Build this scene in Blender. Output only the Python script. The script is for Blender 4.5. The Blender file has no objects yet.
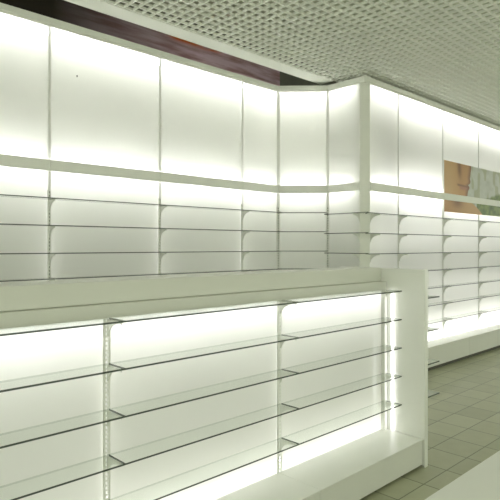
import bpy, bmesh, math, random
from mathutils import Vector
random.seed(4)
sc = bpy.context.scene
COL = sc.collection

# ------------------------------------------------------------------ materials
def new_mat(name):
    m = bpy.data.materials.new(name); m.use_nodes = True
    nt = m.node_tree; nt.nodes.clear()
    return m, nt, nt.nodes.new('ShaderNodeOutputMaterial')

def principled(name, col, rough=.45, metal=0., spec=.5, noise=0., nscale=8., coat=0.):
    m, nt, out = new_mat(name)
    b = nt.nodes.new('ShaderNodeBsdfPrincipled')
    b.inputs['Base Color'].default_value = (*col, 1)
    b.inputs['Roughness'].default_value = rough
    b.inputs['Metallic'].default_value = metal
    b.inputs['Specular IOR Level'].default_value = spec
    b.inputs['Coat Weight'].default_value = coat
    if noise:
        tc = nt.nodes.new('ShaderNodeTexCoord')
        n = nt.nodes.new('ShaderNodeTexNoise'); n.inputs['Scale'].default_value = nscale; n.inputs['Detail'].default_value = 5
        r = nt.nodes.new('ShaderNodeValToRGB')
        r.color_ramp.elements[0].position = .3; r.color_ramp.elements[1].position = .7
        r.color_ramp.elements[0].color = (*[c*(1-noise) for c in col], 1)
        r.color_ramp.elements[1].color = (*[min(1, c*(1+noise)) for c in col], 1)
        nt.links.new(tc.outputs['Object'], n.inputs['Vector'])
        nt.links.new(n.outputs['Fac'], r.inputs['Fac'])
        nt.links.new(r.outputs['Color'], b.inputs['Base Color'])
    nt.links.new(b.outputs[0], out.inputs[0])
    return m

def opal(name, col, trans=.6):
    """light-spreading acrylic: diffuse + translucent under a thin gloss"""
    m, nt, out = new_mat(name)
    d = nt.nodes.new('ShaderNodeBsdfDiffuse'); t = nt.nodes.new('ShaderNodeBsdfTranslucent')
    g = nt.nodes.new('ShaderNodeBsdfGlossy'); g.inputs['Roughness'].default_value = .04
    for n in (d, t): n.inputs['Color'].default_value = (*col, 1)
    mx = nt.nodes.new('ShaderNodeMixShader'); mx.inputs[0].default_value = trans
    nt.links.new(d.outputs[0], mx.inputs[1]); nt.links.new(t.outputs[0], mx.inputs[2])
    fr = nt.nodes.new('ShaderNodeFresnel'); fr.inputs['IOR'].default_value = 1.45
    m2 = nt.nodes.new('ShaderNodeMixShader')
    nt.links.new(fr.outputs[0], m2.inputs[0]); nt.links.new(mx.outputs[0], m2.inputs[1]); nt.links.new(g.outputs[0], m2.inputs[2])
    nt.links.new(m2.outputs[0], out.inputs[0])
    return m

def clear(name, col):
    m, nt, out = new_mat(name)
    t = nt.nodes.new('ShaderNodeBsdfTransparent'); t.inputs[0].default_value = (*col, 1)
    nt.links.new(t.outputs[0], out.inputs[0]); return m

def glass(name, tint):
    m, nt, out = new_mat(name)
    t = nt.nodes.new('ShaderNodeBsdfTransparent'); t.inputs[0].default_value = (*tint, 1)
    g = nt.nodes.new('ShaderNodeBsdfGlossy'); g.inputs['Roughness'].default_value = .02
    fr = nt.nodes.new('ShaderNodeFresnel'); fr.inputs['IOR'].default_value = 1.5
    mx = nt.nodes.new('ShaderNodeMixShader')
    ge = nt.nodes.new('ShaderNodeNewGeometry')
    inv = nt.nodes.new('ShaderNodeMath'); inv.operation = 'SUBTRACT'; inv.inputs[0].default_value = 1; nt.links.new(ge.outputs['Backfacing'], inv.inputs[1])
    mu = nt.nodes.new('ShaderNodeMath'); mu.operation = 'MULTIPLY'; nt.links.new(inv.outputs[0], mu.inputs[0]); nt.links.new(fr.outputs[0], mu.inputs[1])
    nt.links.new(mu.outputs[0], mx.inputs[0]); nt.links.new(t.outputs[0], mx.inputs[1]); nt.links.new(g.outputs[0], mx.inputs[2])
    nt.links.new(mx.outputs[0], out.inputs[0]); return m

def sheen_glass(name, tint, k):
    m = glass(name, tint); nt = m.node_tree
    out = next(n for n in nt.nodes if n.type == 'OUTPUT_MATERIAL'); src = out.inputs[0].links[0].from_socket
    d = nt.nodes.new('ShaderNodeBsdfDiffuse'); d.inputs[0].default_value = (.85, .87, .82, 1)
    mx = nt.nodes.new('ShaderNodeMixShader'); mx.inputs[0].default_value = k
    nt.links.new(src, mx.inputs[1]); nt.links.new(d.outputs[0], mx.inputs[2]); nt.links.new(mx.outputs[0], out.inputs[0]); return m

def emit(name, col, k):
    m, nt, out = new_mat(name)
    e = nt.nodes.new('ShaderNodeEmission'); e.inputs[0].default_value = (*col, 1); e.inputs[1].default_value = k
    nt.links.new(e.outputs[0], out.inputs[0]); return m

WHITE = principled('white_laminate', (.80, .81, .76), .32, noise=.015, nscale=3)
RAIL = principled('satin_aluminium_rail', (.88, .89, .83), .4, noise=.02)
POST = principled('pale_powder_coat', (.86, .87, .82), .4)
FASCIA = principled('fascia_laminate', (.67, .68, .61), .34, noise=.015, nscale=3)
PANEL = principled('end_panel_laminate', (.87, .88, .83), .3, noise=.01)
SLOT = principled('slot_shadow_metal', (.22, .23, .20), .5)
BRACKET = principled('white_bracket_paint', (.84, .85, .80), .4)
ENDEDGE = clear('shelf_glass_end_edge', (.42, .46, .42))
BACKEDGE = clear('shelf_glass_back_edge', (.82, .85, .82))
JOINT = opal('glare_joint_profile', (.88, .89, .84), .13)  # translucency stands in for lens glare over the upper posts
OPAL = opal('opal_acrylic', (.87, .88, .82))
OPALG = opal('opal_acrylic_low', (.87, .88, .82))
CLEAR = clear('clear_acrylic_back', (1, 1, 1))
GLASS = glass('shelf_glass', (.972, .984, .97))
SHEEN = sheen_glass('sheen_shelf_glass', (.955, .972, .95), .45)  # white mixed in, standing in for light reflected off the shelf tops
EDGE = principled('shelf_glass_edge', (.085, .10, .085), .25)
TUBE = emit('fluorescent_tube_glow', (1, .99, 1.04), 28)
TUBE_R = emit('fluorescent_tube_glow_bright', (1, .99, 1.01), 66)
TUBE_FILL = emit('fill_tube_glow_soft', (1, .99, .99), 8.3)
TUBE_G = emit('gondola_tube_glow', (1, .99, 1.04), 18)
TUBE_GL = emit('gondola_tube_glow_low', (1, .99, 1.0), 10)
STRIP_H = emit('upright_halo_glow', (1, .99, .98), 4.5)
STRIP_G = emit('gondola_halo_glow', (1, .99, .98), 2.2)
STRIP_P = emit('post_strip_glow', (1, .99, .94), 3.5)
STRIP = emit('light_strip_glow', (1, .99, .98), 3.6)
BOX = principled('lightbox_white', (.8, .81, .74), .7)
GRID = principled('ceiling_lattice', (.90, .91, .86), .5)
VOID = principled('ceiling_void', (.62, .64, .54), .9)
PLASTER = principled('wall_plaster', (.30, .30, .27), .9, noise=.08)
KICK = principled('kick_strip', (.10, .10, .08), .6)
COUNTER = principled('counter_laminate', (.74, .75, .70), .35, noise=.02, nscale=2)

# ------------------------------------------------------------------ mesh helpers
def box(bm, x0, x1, y0, y1, z0, z1, mi=0):
    vs = [bm.verts.new(p) for p in ((x0,y0,z0),(x1,y0,z0),(x1,y1,z0),(x0,y1,z0),(x0,y0,z1),(x1,y0,z1),(x1,y1,z1),(x0,y1,z1))]
    for f in ((0,3,2,1),(4,5,6,7),(0,1,5,4),(1,2,6,5),(2,3,7,6),(3,0,4,7)):
        bm.faces.new([vs[i] for i in f]).material_index = mi

def prism(bm, poly, z0, z1, mi_cap=0, mi_side=0):
    """vertical prism over a plan polygon"""
    ar = sum(poly[i][0]*poly[(i+1) % len(poly)][1]-poly[(i+1) % len(poly)][0]*poly[i][1] for i in range(len(poly)))
    if ar < 0: poly = poly[::-1]
    lo = [bm.verts.new((x, y, z0)) for x, y in poly]; hi = [bm.verts.new((x, y, z1)) for x, y in poly]
    bm.faces.new(lo[::-1]).material_index = mi_cap
    bm.faces.new(hi).material_index = mi_cap
    n = len(poly)
    for i in range(n):
        bm.faces.new((lo[i], lo[(i+1) % n], hi[(i+1) % n], hi[i])).material_index = mi_side

def plate(bm, prof, origin, u, w, t):
    """plate: profile (a, z) in the vertical plane along plan vector u, thickness t along plan vector w"""
    A = []; Bv = []
    for a, z in prof:
        for s, L in ((-.5, A), (.5, Bv)):
            L.append(bm.verts.new((origin[0]+u[0]*a+w[0]*t*s, origin[1]+u[1]*a+w[1]*t*s, origin[2]+z)))
    n = len(prof)
    f1 = bm.faces.new(A); f2 = bm.faces.new(Bv[::-1])
    for i in range(n):
        bm.faces.new((A[(i+1) % n], A[i], Bv[i], Bv[(i+1) % n]))
    bmesh.ops.recalc_face_normals(bm, faces=bm.faces[:])

def tube(bm, p, q, r, n=10):
    p, q = Vector(p), Vector(q); d = (q-p).normalized()
    a = d.orthogonal().normalized(); b = d.cross(a)
    P = []; Q = []
    for i in range(n):
        o = a*math.cos(2*math.pi*i/n)*r+b*math.sin(2*math.pi*i/n)*r
        P.append(bm.verts.new(p+o)); Q.append(bm.verts.new(q+o))
    bm.faces.new(P[::-1]); bm.faces.new(Q)
    for i in range(n): bm.faces.new((P[i], P[(i+1) % n], Q[(i+1) % n], Q[i]))

def obj(name, bm, mats, parent=None, bevel=0., label=None):
    if bevel:
        bmesh.ops.bevel(bm, geom=bm.edges[:], offset=bevel, segments=2, profile=.6, affect='EDGES', clamp_overlap=True)
    mats = mats if isinstance(mats, (list, tuple)) else [mats]
    root = parent
    off = Vector((0, 0, 0))
    while root is not None: off += root.location; root = root.parent
    if parent is None:
        xs = [v.co for v in bm.verts]
        off = Vector(((min(v.x for v in xs)+max(v.x for v in xs))/2, (min(v.y for v in xs)+max(v.y for v in xs))/2, min(v.z for v in xs)))
    for v in bm.verts: v.co -= off
    me = bpy.data.meshes.new(name); bm.to_mesh(me); bm.free()
    for m in mats: me.materials.append(m)
    o = bpy.data.objects.new(name, me); COL.objects.link(o)
    if parent is None: o.location = off
    else: o.parent = parent
    if label: o['label'] = label
    return o

def tag(o, label, cat, group=None):
    o['label'] = label; o['category'] = cat
    if group: o['group'] = group
    return o

def thing(name, label, cat, loc, group=None):
    o = bpy.data.objects.new(name, None); COL.objects.link(o); o.location = loc; o.empty_display_size = .1
    return tag(o, label, cat, group)

def struct(o): o['kind'] = 'structure'; return o
def BM(): return bmesh.new()

# ------------------------------------------------------------------ plan of the lit wall (metres; x along the shop, y towards the back)
EYE = 1.55
NODES = [(.82,4.45),(1.93,4.45),(3.04,4.45),(4.15,4.45),(4.74,4.45),(5.16,4.02),(5.16,3.5),(5.87,3.5),(7.02,3.5),(8.16,3.5),(9.30,3.5)]
NB = len(NODES)-1
def unit(i):
    a, b = Vector(NODES[i]), Vector(NODES[i+1]); return (b-a).normalized()
def nrm(i):
    e = unit(i); return Vector((e.y, -e.x))           # towards the room
def node_off(j, d):
    """node j moved d metres into the room along the mitre"""
    p = Vector(NODES[j])
    if j == 0: return p+nrm(0)*d
    if j == NB: return p+nrm(NB-1)*d
    n0, n1 = nrm(j-1), nrm(j)
    m = (n0+n1).normalized()
    return p+m*(d/m.dot(n0))
TRIM = {5: (0, .052), 6: (.092, 0)}                    # room for the corner column
def quad(i, d0, d1, gap=0., trim=False):
    e = unit(i)
    t0, t1 = TRIM.get(i, (0, 0)) if trim else (0, 0)
    if trim and i == 5:
        s0a, s0b = node_off(i, d0), node_off(i, d1)
        en = Vector(NODES[i+1])-e*t1
        p = [s0a+e*gap, en+nrm(i)*d0-e*gap, en+nrm(i)*d1-e*gap, s0b+e*gap]
    elif trim and i == 6:
        st = Vector(NODES[i])+e*t0
        p = [st+nrm(i)*d0+e*gap, node_off(i+1, d0)-e*gap, node_off(i+1, d1)-e*gap, st+nrm(i)*d1+e*gap]
    else:
        p = [node_off(i, d0)+e*gap, node_off(i+1, d0)-e*gap, node_off(i+1, d1)-e*gap, node_off(i, d1)+e*gap]
    return [(v.x, v.y) for v in p]

BAY = ['cut-off bay at the left end of the back wall', 'wide bay second from the left on the back wall',
       'wide bay third from the left on the back wall', 'narrow bay just left of the angled corner',
       'angled corner bay', 'short bay just left of the corner column', 'narrow bay just right of the corner column',
       'wide bay left of the poster', 'bay under the left half of the poster', 'bay at the right edge under the poster']
SHORT = ['cut-off leftmost wall bay', 'second wall bay from the left', 'third wall bay from the left', 'narrow bay left of angled corner',
         'angled corner bay', 'short bay left of corner column', 'narrow bay right of corner column', 'wide bay left of the poster',
         'bay under the poster\'s face', 'bay at right edge under poster']
ORD = ['top', 'second', 'third', 'fourth', 'fifth', 'sixth', 'lowest']
LEVELS = [1.918, 1.694, 1.466, 1.242, 1.018, .796, .572]      # front-edge heights of the wall shelves
Z_TOP, Z_HEAD, Z_B1, Z_B0, Z_DECK = 3.472, 3.400, 2.275, 2.183, .30
def LV(i): return [z+((.042 if z == LEVELS[3] else .028) if i < 5 else .006 if i == 5 else 0) for z in LEVELS]
TD = .095                                                    # lamps this far behind the panels
GT = .008                                                   # glass thickness

def bracket_profile(L):
    p = [(.0, 0), (L, 0), (L, -.012)]
    for k in range(1, 8):
        a = math.pi/2*k/7
        p.append((L-(L-.014)*math.sin(a), -.012-.08*(1-math.cos(a))))
    p.append((.0, -.10))
    return p

def perforated(bm, c, e, n, w, d, z0, z1, pitch, slot_h, slot_w):
    """slotted channel post: two flanges joined by a bridge between every two slots"""
    def bar(a0, a1, zz0, zz1):
        q = [c+e*a0, c+e*a1, c+e*a1+n*d, c+e*a0+n*d]
        prism(bm, [(v.x, v.y) for v in q], zz0, zz1)
    bar(-w/2, -slot_w/2, z0, z1); bar(slot_w/2, w/2, z0, z1)
    z = z0
    while z < z1-pitch:
        bar(-slot_w/2, slot_w/2, z, z+pitch-slot_h); z += pitch
    bar(-slot_w/2, slot_w/2, z, z1)

for i in range(NB):
    e, n = unit(i), nrm(i)
    mid = (Vector(NODES[i])+Vector(NODES[i+1]))/2
    lit = thing('lightbox_wall_unit', 'backlit white shelving wall unit, ' + BAY[i], 'shelving unit', (mid.x, mid.y, Z_DECK), 'backlit wall shelving')
    # panels: opal front sheet, clear body
    for nm, z0, z1 in (('upper_light_panel', Z_B1-.01, Z_HEAD+.01), ('lower_light_panel', Z_DECK, Z_B0+.01)):
        bm = BM(); q = quad(i, -.005, 0, .011 if i < 4 else .014 if i < 6 else .001, True)
        prism(bm, q, z0, z1, 1, 1)
        for f in bm.faces:
            c = f.normal
            if abs(c.z) < .1 and (c.x*n.x+c.y*n.y) > .9: f.material_index = 0
        bm.normal_update()
        for f in bm.faces:
            f.material_index = 0 if (abs(f.normal.z) < .1 and f.normal.x*n.x+f.normal.y*n.y > .9) else 1
        obj(nm, bm, [OPAL, CLEAR], lit)
    # rails
    bm = BM(); prism(bm, quad(i, -.26, .012, 0), Z_HEAD+.022, Z_TOP); prism(bm, quad(i, -.26, .004, 0), Z_HEAD, Z_HEAD+.022)
    obj('header_rail', bm, RAIL, lit)
    bm = BM(); prism(bm, quad(i, .001, .022, .0005, True), Z_B0, Z_B1); obj('middle_rail', bm, RAIL, lit, .002)
    bm = BM(); prism(bm, quad(i, -.26, -.245, 0), Z_DECK-.02, Z_TOP-.01); obj('back_board', bm, BOX, lit)
    if i == 5:
        bm = BM(); prism(bm, [(5.198, 3.592), (5.203, 3.586), (5.424, 3.757), (5.419, 3.763)], Z_DECK, Z_HEAD); obj('light_divider', bm, BOX, lit)  # unseen divider added to block lamp light across the corner
    # lamps inside
    q0 = node_off(i, -TD)+e*.03; q1 = node_off(i+1, -TD)-e*.03
    if i == 5: q1 = q1-e*.05
    if i == 6: q0 = q0+e*.01
    for z in (Z_HEAD-.0, (Z_B0+Z_B1)/2, Z_DECK+.03):
        bm = BM(); tube(bm, (q0.x, q0.y, z-.02 if z > 3 else z), (q1.x, q1.y, z-.02 if z > 3 else z), .013)
        obj('fluorescent_or_fill_tube', bm, TUBE_R if i >= 7 else TUBE, lit)
    if i >= 6:  # hidden fill lamps added to brighten the right-hand lower panels
        d = n*-.125
        for z in (1.66, 1.02):
            bm = BM(); tube(bm, (q0.x+d.x, q0.y+d.y, z), (q1.x+d.x, q1.y+d.y, z), .013); obj('fluorescent_or_fill_tube', bm, TUBE_FILL, lit)
    if i == 1:
        bm = BM(); plate(bm, [(.008*math.cos(k*math.pi/4), .010*math.sin(k*math.pi/4)) for k in range(8)], (2.18, 4.4492, 3.035), (1, 0), (0, 1), .0015)
        obj('speck', bm, SLOT, lit, 0, 'small dark speck on the upper panel')
    if i < 3:
        p = node_off(i+1, -.05)
        bm = BM(); tube(bm, (p.x, p.y, Z_DECK+.05), (p.x, p.y, 2.10), .006); obj('light_strip', bm, STRIP_H, lit)
    # upright at the far end of the bay
    j = i+1
    if j not in (6,):
        if j in (4, 5):
            m = (nrm(j-1)+nrm(j)).normalized(); t = Vector((-m.y, m.x)); w = .042 if j == 4 else .034; dd = .022
        else:
            m = n; t = Vector((m.y, -m.x))*-1; w = .026 if j < 4 else .013; dd = .016
        c = Vector(NODES[j])-m*.004
        bm = BM()
        q = [c-t*w/2, c+t*w/2, c+t*w/2+m*dd, c-t*w/2+m*dd]
        perforated(bm, c, t, m, w, dd, Z_DECK, 2.02, .03, .016, w*.36)
        up = obj('upright', bm, POST, lit)
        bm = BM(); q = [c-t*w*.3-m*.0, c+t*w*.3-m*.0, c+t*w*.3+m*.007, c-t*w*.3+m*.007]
        prism(bm, [(v.x, v.y) for v in q], Z_DECK+.01, 2.01); obj('slot_shade_liner', bm, SLOT, up)  # dark colour of the liner puts shade into the slots
        bm = BM(); q = [c-t*w/2, c+t*w/2, c+t*w/2+m*dd*.8, c-t*w/2+m*dd*.8]
        prism(bm, [(v.x, v.y) for v in q], 2.021, Z_HEAD); bm.normal_update()
        for f in bm.faces: f.material_index = 0 if f.normal.x*m.x+f.normal.y*m.y > .9 else 1
        obj('joint_profile', bm, [JOINT if j < 6 else POST, CLEAR if j < 6 else POST], lit)
        if j not in (4, 5):
            for k, z in enumerate(LV(i)):
                if j < 4 and k > 3: continue
                bm = BM(); o = Vector(NODES[j])+m*.012
                plate(bm, bracket_profile(.115), (o.x, o.y, z-GT), (m.x, m.y), (t.x, t.y), .007)
                obj('shelf_bracket', bm, BRACKET, up)
    if i in (5, 6):                                    # brackets held by the column
        c = Vector(NODES[6])-e*.065 if i == 5 else Vector(NODES[6])+e*.10
        for z in LV(i):
            bm = BM(); o = c+n*.0
            plate(bm, bracket_profile(.14), (o.x, o.y, z-GT), (n.x, n.y), (e.x, e.y), .007)
            obj('shelf_bracket', bm, BRACKET, lit)
    # glass shelves
    for k, z in enumerate(LV(i)):
        if i < 3 and k > 3: continue
        bm = BM(); prism(bm, quad(i, .022, .155, .0015), z-GT, z, 0, 1)
        bm.normal_update()
        for f in bm.faces:
            if f.normal.x*n.x+f.normal.y*n.y < -.9: f.material_index = 2
        s = obj('glass_shelf', bm, [GLASS, EDGE, BACKEDGE])
        tag(s, (ORD[k]+' glass shelf of the ' if k in (0, 6) else ORD[k]+' glass shelf from the top, ')+SHORT[i], 'shelf', 'glass shelves on the lit wall')

# corner column
bm = BM()
prism(bm, [(5.152, 3.556), (5.248, 3.491), (5.256, 3.491), (5.256, 3.56), (5.20, 3.60), (5.152, 3.575)], .0, Z_HEAD+.002)
obj('corner_column', bm, RAIL, None, .002)
tag(bpy.data.objects['corner_column'], 'grey chamfered column at the outward corner of the lit wall', 'column')

# plinths under the wall units
def make_plinth(i, label, a0=None, a1=None):
    """one plinth box with a lid and a recessed kick strip"""
    mid = (Vector(NODES[i])+Vector(NODES[i+1]))/2
    def q(d0, d1, g):
        if a0 is None: return quad(i, d0, d1, g*2)
        return [(a0+g*3, 3.5-d0), (a1-g*3, 3.5-d0), (a1-g*3, 3.5-d1), (a0+g*3, 3.5-d1)]
    t = thing('shelving_plinth', label, 'plinth', (mid.x, mid.y, 0), 'plinths under the lit wall')
    bm = BM(); prism(bm, q(-.2, .232, .001), .05, Z_DECK-.018); obj('plinth_box', bm, WHITE, t, .0015)
    bm = BM(); prism(bm, q(-.2, .24, .0004), Z_DECK-.017, Z_DECK-.0005); obj('deck_top', bm, WHITE, t, .003)
    bm = BM(); prism(bm, q(-.2, .20, .0), .0, .05); obj('kick_strip', bm, KICK, t)
for i in range(5):
    make_plinth(i, 'white plinth under the ' + SHORT[i])
# return and outward corner, then the long right run (joints do not line up with the bays)
make_plinth(5, 'white plinth under the ' + SHORT[5])
for i, a0, a1, lab in ((6, 5.16, 6.20, 'white plinth right of the corner column, behind the gondola end panel'), (7, 6.20, 7.34, 'white wall plinth emerging right of the gondola end panel'),
                       (8, 7.34, 8.48, 'white wall plinth at the right edge, above the tiled floor'), (9, 8.48, 9.62, 'white wall plinth continuing out of the frame on the right')):
    if i == 6:
        t = thing('shelving_plinth', lab, 'plinth', (5.7, 3.5, 0), 'plinths under the lit wall')
        def L(d, g): p = node_off(6, d); return [(p.x+g, p.y), (a1-g*3, p.y), (a1-g*3, 3.7), (5.36, 3.7)]
        bm = BM(); prism(bm, L(.232, .001), .05, Z_DECK-.018); obj('plinth_box', bm, WHITE, t, .0015)
        bm = BM(); prism(bm, L(.24, .0004), Z_DECK-.017, Z_DECK-.0005); obj('deck_top', bm, WHITE, t, .003)
        bm = BM(); prism(bm, L(.20, 0), 0, .05); obj('kick_strip', bm, KICK, t)
    else:
        make_plinth(i, lab, a0, a1)

# ------------------------------------------------------------------ poster on the right-hand wall
def smooth(a, b, x):
    t = max(0, min(1, (x-a)/(b-a))); return t*t*(3-2*t)
def mix(c, d, t): return tuple(p+(q-p)*t for p, q in zip(c, d))
def hsh(x, y):
    v = math.sin(x*127.1+y*311.7)*43758.5453; return v-math.floor(v)
def vnoise(x, y):
    xi, yi = math.floor(x), math.floor(y); fx, fy = x-xi, y-yi
    fx = fx*fx*(3-2*fx); fy = fy*fy*(3-2*fy)
    return (hsh(xi, yi)*(1-fx)+hsh(xi+1, yi)*fx)*(1-fy)+(hsh(xi, yi+1)*(1-fx)+hsh(xi+1, yi+1)*fx)*fy
def fbm(x, y): return .55*vnoise(x, y)+.3*vnoise(2.1*x, 2.1*y)+.15*vnoise(4.3*x, 4.3*y)
def poster_col(s, t):
    """s metres from the left edge, t 0 top .. 1 bottom"""
    skin, skin_d, skin_l = (.56, .30, .12), (.20, .075, .025), (.66, .42, .20)
    bg = mix((.46, .48, .43), (.66, .68, .64), fbm(s*7, t*7))
    bg = mix(bg, (.36, .38, .20), .6*smooth(.62, .74, vnoise(s*9+3, t*5)))
    green = mix((.05, .10, .02), (.27, .36, .09), fbm(s*14, t*12))
    g_top = .69-.22*smooth(1.0, 2.0, s)+.03*vnoise(s*12, 1)
    c = mix(bg, green, smooth(g_top-.02, g_top+.05, t)) if s > 1.03 else bg
    face_r = .83-.02*t*8*(t < .0)-.30*max(0, t-.05)*.75
    face_r += .02
    face_r += .035*math.exp(-((t-.34)/.05)**2)+.03*math.exp(-((t-.47)/.04)**2)-.03*math.exp(-((t-.41)/.02)**2)
    sk = mix(skin_l, skin, smooth(.05, .6, s)+.15*fbm(s*5, t*5))
    sk = mix(sk, skin_d, .8*math.exp(-((s-.45-.10*t)/.06)**2)*smooth(.42, .12, t))
    sk = mix(sk, skin_d, .9*math.exp(-((t-.44-.05*(s-.5))/.022)**2)*smooth(.36, .44, s))
    sk = mix(sk, (.42, .17, .13), .7*math.exp(-((t-.49)/.04)**2)*smooth(.42, .52, s))
    sk = mix(sk, skin_d, .8*smooth(.12, .0, face_r-s))
    if t < .70: c = mix(sk, c, smooth(-.012, .012, s-face_r))
    else:
        edge = .42+.80*max(0, min(1, (t-.70)/.28))**.42
        sh = mix(skin, skin_l, smooth(.2, 1.0, s)*.6)
        sh = mix(sh, skin_d, .9*math.exp(-((s-.40)/.16)**2)*smooth(.98, .74, t))
        c2 = mix(green, bg, .2) if s > .62 else bg
        c = mix(sh, c if s > .9 else c2, smooth(-.02, .02, s-edge))
    return c
def poster():
    x0, x1, z0, z1 = 7.025, 9.298, 2.022, 2.728
    bm = BM(); nx, nz = 230, 84
    lay = bm.verts.layers.float_color.new('print')
    y = 3.4825
    g = [[bm.verts.new((x0+(x1-x0)*i/nx, y, z1-(z1-z0)*k/nz)) for i in range(nx+1)] for k in range(nz+1)]
    for k in range(nz+1):
        for i in range(nx+1): g[k][i][lay] = (*poster_col((x1-x0)*i/nx, k/nz), 1)
    for k in range(nz):
        for i in range(nx): bm.faces.new((g[k][i], g[k+1][i], g[k+1][i+1], g[k][i+1]))
    # board behind the print
    box(bm, x0, x1, y+.0002, y+.0032, z0, z1, 1)
    m, nt, out = new_mat('poster_print')
    a = nt.nodes.new('ShaderNodeAttribute'); a.attribute_name = 'print'
    b = nt.nodes.new('ShaderNodeBsdfPrincipled'); b.inputs['Roughness'].default_value = .35
    nt.links.new(a.outputs['Color'], b.inputs['Base Color']); nt.links.new(b.outputs[0], out.inputs[0])
    o = obj('poster', bm, [m, WHITE])
    tag(o, 'photo poster of a face, bare shoulder and green leaves on the lit wall', 'poster')
poster()

# ------------------------------------------------------------------ gondola in the foreground
GX = [.07, 1.216, 2.352, 3.488]
GF, GB = 1.882, 2.20                                     # plinth front, lit panel face
gon = thing('gondola_shelving', 'long white backlit shelving gondola with end panel standing on the tiled floor', 'shelving unit', (1.8, 2.2, 0))
GT0, GT1, GT2 = 1.227, 1.290, 1.389
bm = BM(); box(bm, GX[0], GX[3], 2.176, 2.44, GT0, GT1-.0015); obj('lower_fascia', bm, FASCIA, gon, .0015)
bm = BM(); box(bm, GX[0], GX[3], 2.222, 2.44, GT1, GT2); obj('top_fascia', bm, FASCIA, gon, .002)
bm = BM(); box(bm, GX[0], GX[3], 2.42, 2.44, .0, GT0); obj('back_board', bm, WHITE, gon)
bm = BM(); box(bm, GX[0]-.02, GX[0], GF, 2.44, .0, GT2); obj('end_board', bm, WHITE, gon)
for i in range(3):
    x0, x1 = GX[i], GX[i+1]
    bm = BM(); box(bm, x0+.012, x1-(.012 if i < 2 else .001), GB, GB+.005, .19, GT0, 1)
    bm.normal_update()
    for f in bm.faces:
        if f.normal.y < -.9: f.material_index = 0
    obj('light_panel', bm, [OPALG, CLEAR], gon)
    bm = BM(); box(bm, x0+.001, x1-.001, GF+.006, 2.42, .022, .184); obj('plinth_box', bm, WHITE, gon, .0015)
    bm = BM(); box(bm, x0+.0005, x1-.0005, GF, GB+.02, .185, .200); obj('deck_top', bm, WHITE, gon, .003)
    bm = BM(); box(bm, x0, x1, GF+.04, 2.40, 0, .022); obj('kick_strip', bm, KICK, gon)
    for z in (GT0-.005, .225):
        bm = BM(); tube(bm, (x0+.02, GB+.09, z), (x1-.02, GB+.09, z), .012); obj('fluorescent_or_fill_tube', bm, TUBE_G if z > 1 else TUBE_GL, gon)
    # slotted upright at the far end of the bay
    c = Vector((x1 if i < 2 else x1-.016, GB-.002)); m = Vector((0, -1)); t = Vector((1, 0))
    c = c-Vector((0, .005)); bm = BM()
    if i == 2: box(bm, x1-.034, x1-.003, GB-.030, GB-.0005, .20, GT0)
    else: perforated(bm, c, t, m, .034 if i < 2 else .03, .003, .20, GT0, .0209, .012, .011)
    for sx in ((-1, 1) if i < 2 else ()):
        w2 = .016 if i < 2 else .014; box(bm, c.x+sx*w2-.001, c.x+sx*w2+.001, GB-.008, GB-.001, .20, GT0)
    up = obj('upright', bm, POST, gon)
    if i < 2: bm = BM(); tube(bm, (c.x, GB+.011, .22), (c.x, GB+.011, 1.225), .006); obj('light_strip', bm, STRIP_P, gon); bm = BM(); tube(bm, (c.x, GB+.055, .24), (c.x, GB+.055, 1.2), .006); obj('light_strip', bm, STRIP_G, gon)
    for k, z in enumerate((1.23, 1.026, .822, .618, .415)):
        bm = BM(); plate(bm, [(a, b*.75) for a, b in bracket_profile(.130)], (c.x, GB-.010, z-GT), (0, -1), (1, 0), .006)
        box(bm, c.x-.004, c.x+.004, GB-.010-.132, GB-.010-.124, z-GT-.012, z-GT)
        obj('shelf_bracket', bm, BRACKET, up)
# end panel with its frame and light strip
ex0, ex1 = 3.490, 3.536
bm = BM(); box(bm, ex0+.004, ex1-.004, GF-.004, 2.60, .012, GT2-.036); ep = obj('end_panel', bm, PANEL, gon, .002)
bm = BM(); box(bm, ex0, ex1, GF-.0095, 2.604, GT2-.036, GT2-.004); obj('top_cap', bm, PANEL, ep, .002)
bm = BM(); box(bm, ex0+.001, ex1, GF-.010, GF-.003, .0, GT2-.004); obj('front_edging', bm, PANEL, ep, .003)
bm = BM(); box(bm, ex0-.016, ex0+.0035, 2.118, 2.129, .205, 1.222); obj('light_strip', bm, STRIP, ep, .002, 'glowing white vertical light strip')

GL = (1.23, 1.026, .822, .618, .415)
GORD = ['top', 'second', 'third', 'fourth', 'lowest']
GB_N = ['cut-off left bay of the gondola', 'middle bay of the gondola', 'gondola bay beside the end panel']
for i in range(3):
    for k, z in enumerate(GL):
        bm = BM(); x0, x1 = GX[i]+.003, GX[i+1]+(.003 if i < 2 else -.016)
        box(bm, x0+.001, x1-.0005, 2.040, 2.181, z-GT, z, 1)
        bm.normal_update()
        for f in bm.faces: f.material_index = 0 if abs(f.normal.z) > .9 else 2 if f.normal.y > .9 else 1 if f.normal.y < -.9 or i == 1 else 3
        s = obj('glass_shelf', bm, [GLASS, EDGE, BACKEDGE, ENDEDGE])
        tag(s, GORD[k]+' glass shelf in the '+GB_N[i], 'shelf', 'glass shelves on the gondola')
for k, z in enumerate((1.184, .948, .712, .480)):
    bm = BM(); box(bm, ex1, 3.737, 1.888, 2.52, z-.009, z, 1); bm.normal_update()
    for f in bm.faces: f.material_index = 0 if abs(f.normal.z) > .9 else 1 if f.normal.y < -.9 else 2
    s = obj('glass_shelf', bm, [SHEEN, EDGE, BACKEDGE])
    tag(s, ['top', 'second', 'third', 'lowest'][k]+' short glass shelf jutting out behind the gondola end panel', 'shelf', 'short shelves on the gondola end')

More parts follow.
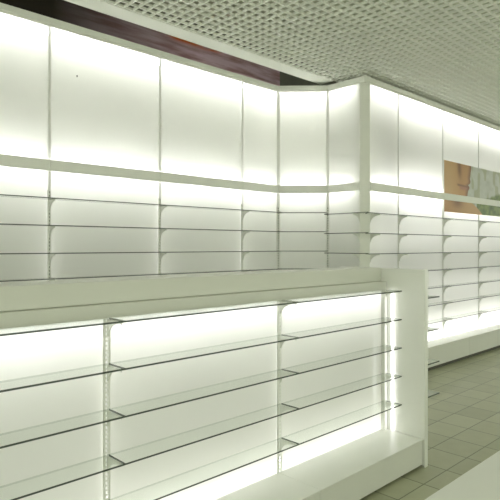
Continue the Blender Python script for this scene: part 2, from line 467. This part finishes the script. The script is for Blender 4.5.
# ------------------------------------------------------------------ counter in the near right corner
ct = thing('display_table', 'plain grey-white table top filling the near right corner', 'table', (2.4, .40, 0))
bm = BM(); box(bm, .7, 4.2, -.05, .795, .765, .80); obj('table_top', bm, COUNTER, ct, .003)
for x in (.78, 4.12):  # unseen open legs, shaped to let light into the aisle
    for y in (.02, .72):
        bm = BM(); box(bm, x-.025, x+.025, y-.025, y+.025, 0, .765); obj('unseen_leg', bm, COUNTER, ct, .002)

# ------------------------------------------------------------------ shell
def floor_mat():
    m, nt, out = new_mat('floor_tiles')
    N = nt.nodes.new; K = nt.links.new
    tc = N('ShaderNodeTexCoord'); sp = N('ShaderNodeSeparateXYZ'); K(tc.outputs['Object'], sp.inputs[0])
    def line(sock, off, pitch):
        a = N('ShaderNodeMath'); a.operation = 'SUBTRACT'; K(sock, a.inputs[0]); a.inputs[1].default_value = off
        d = N('ShaderNodeMath'); d.operation = 'DIVIDE'; K(a.outputs[0], d.inputs[0]); d.inputs[1].default_value = pitch
        f = N('ShaderNodeMath'); f.operation = 'FRACT'; K(d.outputs[0], f.inputs[0])
        p = N('ShaderNodeMath'); p.operation = 'PINGPONG'; K(d.outputs[0], p.inputs[0]); p.inputs[1].default_value = .5
        fl = N('ShaderNodeMath'); fl.operation = 'FLOOR'; K(d.outputs[0], fl.inputs[0])
        l = N('ShaderNodeMath'); l.operation = 'LESS_THAN'; K(p.outputs[0], l.inputs[0]); l.inputs[1].default_value = .016
        return l.outputs[0], fl.outputs[0]
    lx, fx = line(sp.outputs[0], TX, TPX); ly, fy = line(sp.outputs[1], TY, TPY)
    mx = N('ShaderNodeMath'); mx.operation = 'MAXIMUM'; K(lx, mx.inputs[0]); K(ly, mx.inputs[1])
    cb = N('ShaderNodeCombineXYZ'); K(fx, cb.inputs[0]); K(fy, cb.inputs[1])
    wn = N('ShaderNodeTexWhiteNoise'); wn.noise_dimensions = '2D'; K(cb.outputs[0], wn.inputs['Vector'])
    ns = N('ShaderNodeTexNoise'); ns.inputs['Scale'].default_value = 9; ns.inputs['Detail'].default_value = 6; K(tc.outputs['Object'], ns.inputs['Vector'])
    ad = N('ShaderNodeMath'); ad.operation = 'ADD'; K(wn.outputs['Value'], ad.inputs[0]); K(ns.outputs['Fac'], ad.inputs[1])
    hf = N('ShaderNodeMath'); hf.operation = 'MULTIPLY'; K(ad.outputs[0], hf.inputs[0]); hf.inputs[1].default_value = .5
    r = N('ShaderNodeValToRGB'); r.color_ramp.elements[0].color = (.37, .38, .255, 1); r.color_ramp.elements[1].color = (.48, .49, .345, 1)
    r.color_ramp.elements[0].position = .2; r.color_ramp.elements[1].position = .8
    K(hf.outputs[0], r.inputs[0])
    mc = N('ShaderNodeMixRGB'); K(mx.outputs[0], mc.inputs[0]); K(r.outputs[0], mc.inputs[1]); mc.inputs[2].default_value = (.19, .195, .13, 1)
    b = N('ShaderNodeBsdfPrincipled'); K(mc.outputs[0], b.inputs['Base Color']); b.inputs['Roughness'].default_value = .38
    K(b.outputs[0], out.inputs[0]); return m
TX, TPX, TY, TPY = 4.195, .315, 2.022, .272
fl = bpy.data.objects.new('floor', bpy.data.meshes.new('floor')); COL.objects.link(fl)
bm = BM(); box(bm, -3, 14, -4, 5.4, -.1, 0); bm.to_mesh(fl.data); bm.free(); fl.data.materials.append(floor_mat()); struct(fl)

ZC = 3.515
bm = BM(); pitch, bw, bh = .0855, .0125, .022
X0, X1, Y0, Y1 = -1.0, 13.0, -1.2, 3.96
x = X0
while x < X1: box(bm, x, x+bw, Y0, Y1, ZC, ZC+bh); x += pitch
y = Y1-.03
while y > Y0: box(bm, X0, X1, y, y+bw, ZC+.0004, ZC+bh-.0004); y -= pitch
# carrying void above the lattice
box(bm, -3, 14, -4, 5.4, 4.3, 4.4, 1)
struct(obj('ceiling', bm, [GRID, VOID]))
bm = BM(); box(bm, X0, 5.165, 3.945, 4.14, ZC-.004, ZC+.001); box(bm, X0, 5.165, 4.136, 4.14, ZC-.004, ZC+.06)
struct(obj('trim_1', bm, GRID))

bm = BM(); box(bm, -3, 9.9, 5.2, 5.4, 0, 4.3); struct(obj('wall_back', bm, PLASTER))
bm = BM(); box(bm, 5.40, 14, 3.72, 3.9, 0, 3.46); struct(obj('wall_right', bm, PLASTER))

# printed banner, darker towards the left, in the gap above the back wall
def banner():
    m, nt, out = new_mat('banner_print'); N = nt.nodes.new; K = nt.links.new
    tc = N('ShaderNodeTexCoord'); sp = N('ShaderNodeSeparateXYZ'); K(tc.outputs['Object'], sp.inputs[0])
    mp = N('ShaderNodeMapping'); mp.inputs['Rotation'].default_value = (0, .35, 0); mp.inputs['Scale'].default_value = (1.1, 1, 9); K(tc.outputs['Object'], mp.inputs[0])
    n = N('ShaderNodeTexNoise'); n.inputs['Scale'].default_value = 1.6; n.inputs['Detail'].default_value = 6; K(mp.outputs[0], n.inputs['Vector'])
    r = N('ShaderNodeValToRGB'); r.color_ramp.elements[0].position = .38; r.color_ramp.elements[1].position = .58
    r.color_ramp.elements[0].color = (.60, .33, .40, 1); r.color_ramp.elements[1].color = (1, .74, .92, 1); K(n.outputs['Fac'], r.inputs[0])
    mr = N('ShaderNodeMapRange'); mr.inputs['From Min'].default_value = -.8; mr.inputs['From Max'].default_value = 1.03; K(sp.outputs[0], mr.inputs[0])
    mc = N('ShaderNodeMixRGB'); K(mr.outputs[0], mc.inputs[0]); mc.inputs[1].default_value = (.022, .014, .008, 1); K(r.outputs[0], mc.inputs[2])
    def rng(sock, a, b_):
        q = N('ShaderNodeMapRange'); q.interpolation_type = 'SMOOTHSTEP'; q.inputs['From Min'].default_value = a; q.inputs['From Max'].default_value = b_; K(sock, q.inputs[0]); return q.outputs[0]
    def mul(a, b_):
        q = N('ShaderNodeMath'); q.operation = 'MULTIPLY'; K(a, q.inputs[0]); K(b_, q.inputs[1]); return q.outputs[0]
    flame = mul(mul(rng(sp.outputs[2], .74, .80), rng(n.outputs['Fac'], .40, .52)), mul(rng(sp.outputs[0], .5, .7), rng(sp.outputs[0], 1.5, 1.2)))
    m3 = N('ShaderNodeMixRGB'); K(flame, m3.inputs[0]); K(mc.outputs[0], m3.inputs[1]); m3.inputs[2].default_value = (.75, .16, .04, 1)
    b = N('ShaderNodeBsdfPrincipled'); b.inputs['Roughness'].default_value = .6; K(m3.outputs[0], b.inputs['Base Color']); K(b.outputs[0], out.inputs[0])
    bm = BM(); box(bm, .6, 5.566, 5.187, 5.199, 3.2, 4.08)
    o = obj('banner', bm, m); tag(o, 'dark brown and mauve printed banner above the back wall lights', 'banner')
banner()

# ------------------------------------------------------------------ light of the room, camera
w = bpy.data.worlds.new('World'); sc.world = w; w.use_nodes = True
w.node_tree.nodes['Background'].inputs[0].default_value = (.955, 1.0, .83, 1)
w.node_tree.nodes['Background'].inputs[1].default_value = 1.02

for k, (x, y) in enumerate(((-.6, -.3), (1.2, -.3), (3.0, -.3), (1.2, -2.1), (3.0, -2.1), (5.4, -.3), (7.8, -.3))):
    l = bpy.data.lights.new('ceiling_lamp', 'AREA'); l.shape = 'SQUARE'; l.size = .6; l.energy = 5; l.color = (.955, 1, .84)
    o = bpy.data.objects.new('ceiling_lamp', l); COL.objects.link(o); o.location = (x, y, ZC-.03)
cam = bpy.data.cameras.new('camera'); co = bpy.data.objects.new('camera', cam); COL.objects.link(co)
f = 540.; phi = math.atan2(812-250, f)                    # heading from the x axis towards... see below
fwd = math.pi/2-phi                                       # x axis lies phi to the right of the view axis
co.location = (0, 0, EYE)
co.rotation_euler = (math.pi/2, 0, phi-math.pi/2)
cam.sensor_width = 36; cam.lens = 36*f/500; cam.shift_y = -4/500; cam.clip_start = .02
sc.camera = co
sc.view_settings.view_transform = 'Standard'; sc.view_settings.look = 'None'; sc.view_settings.gamma = 1; sc.view_settings.exposure = 0
sc.cycles.use_denoising = True
sc.cycles.max_bounces = 12; sc.cycles.transparent_max_bounces = 32; sc.cycles.diffuse_bounces = 5
sc.cycles.caustics_reflective = False; sc.cycles.caustics_refractive = False
sc.cycles.sample_clamp_indirect = 10
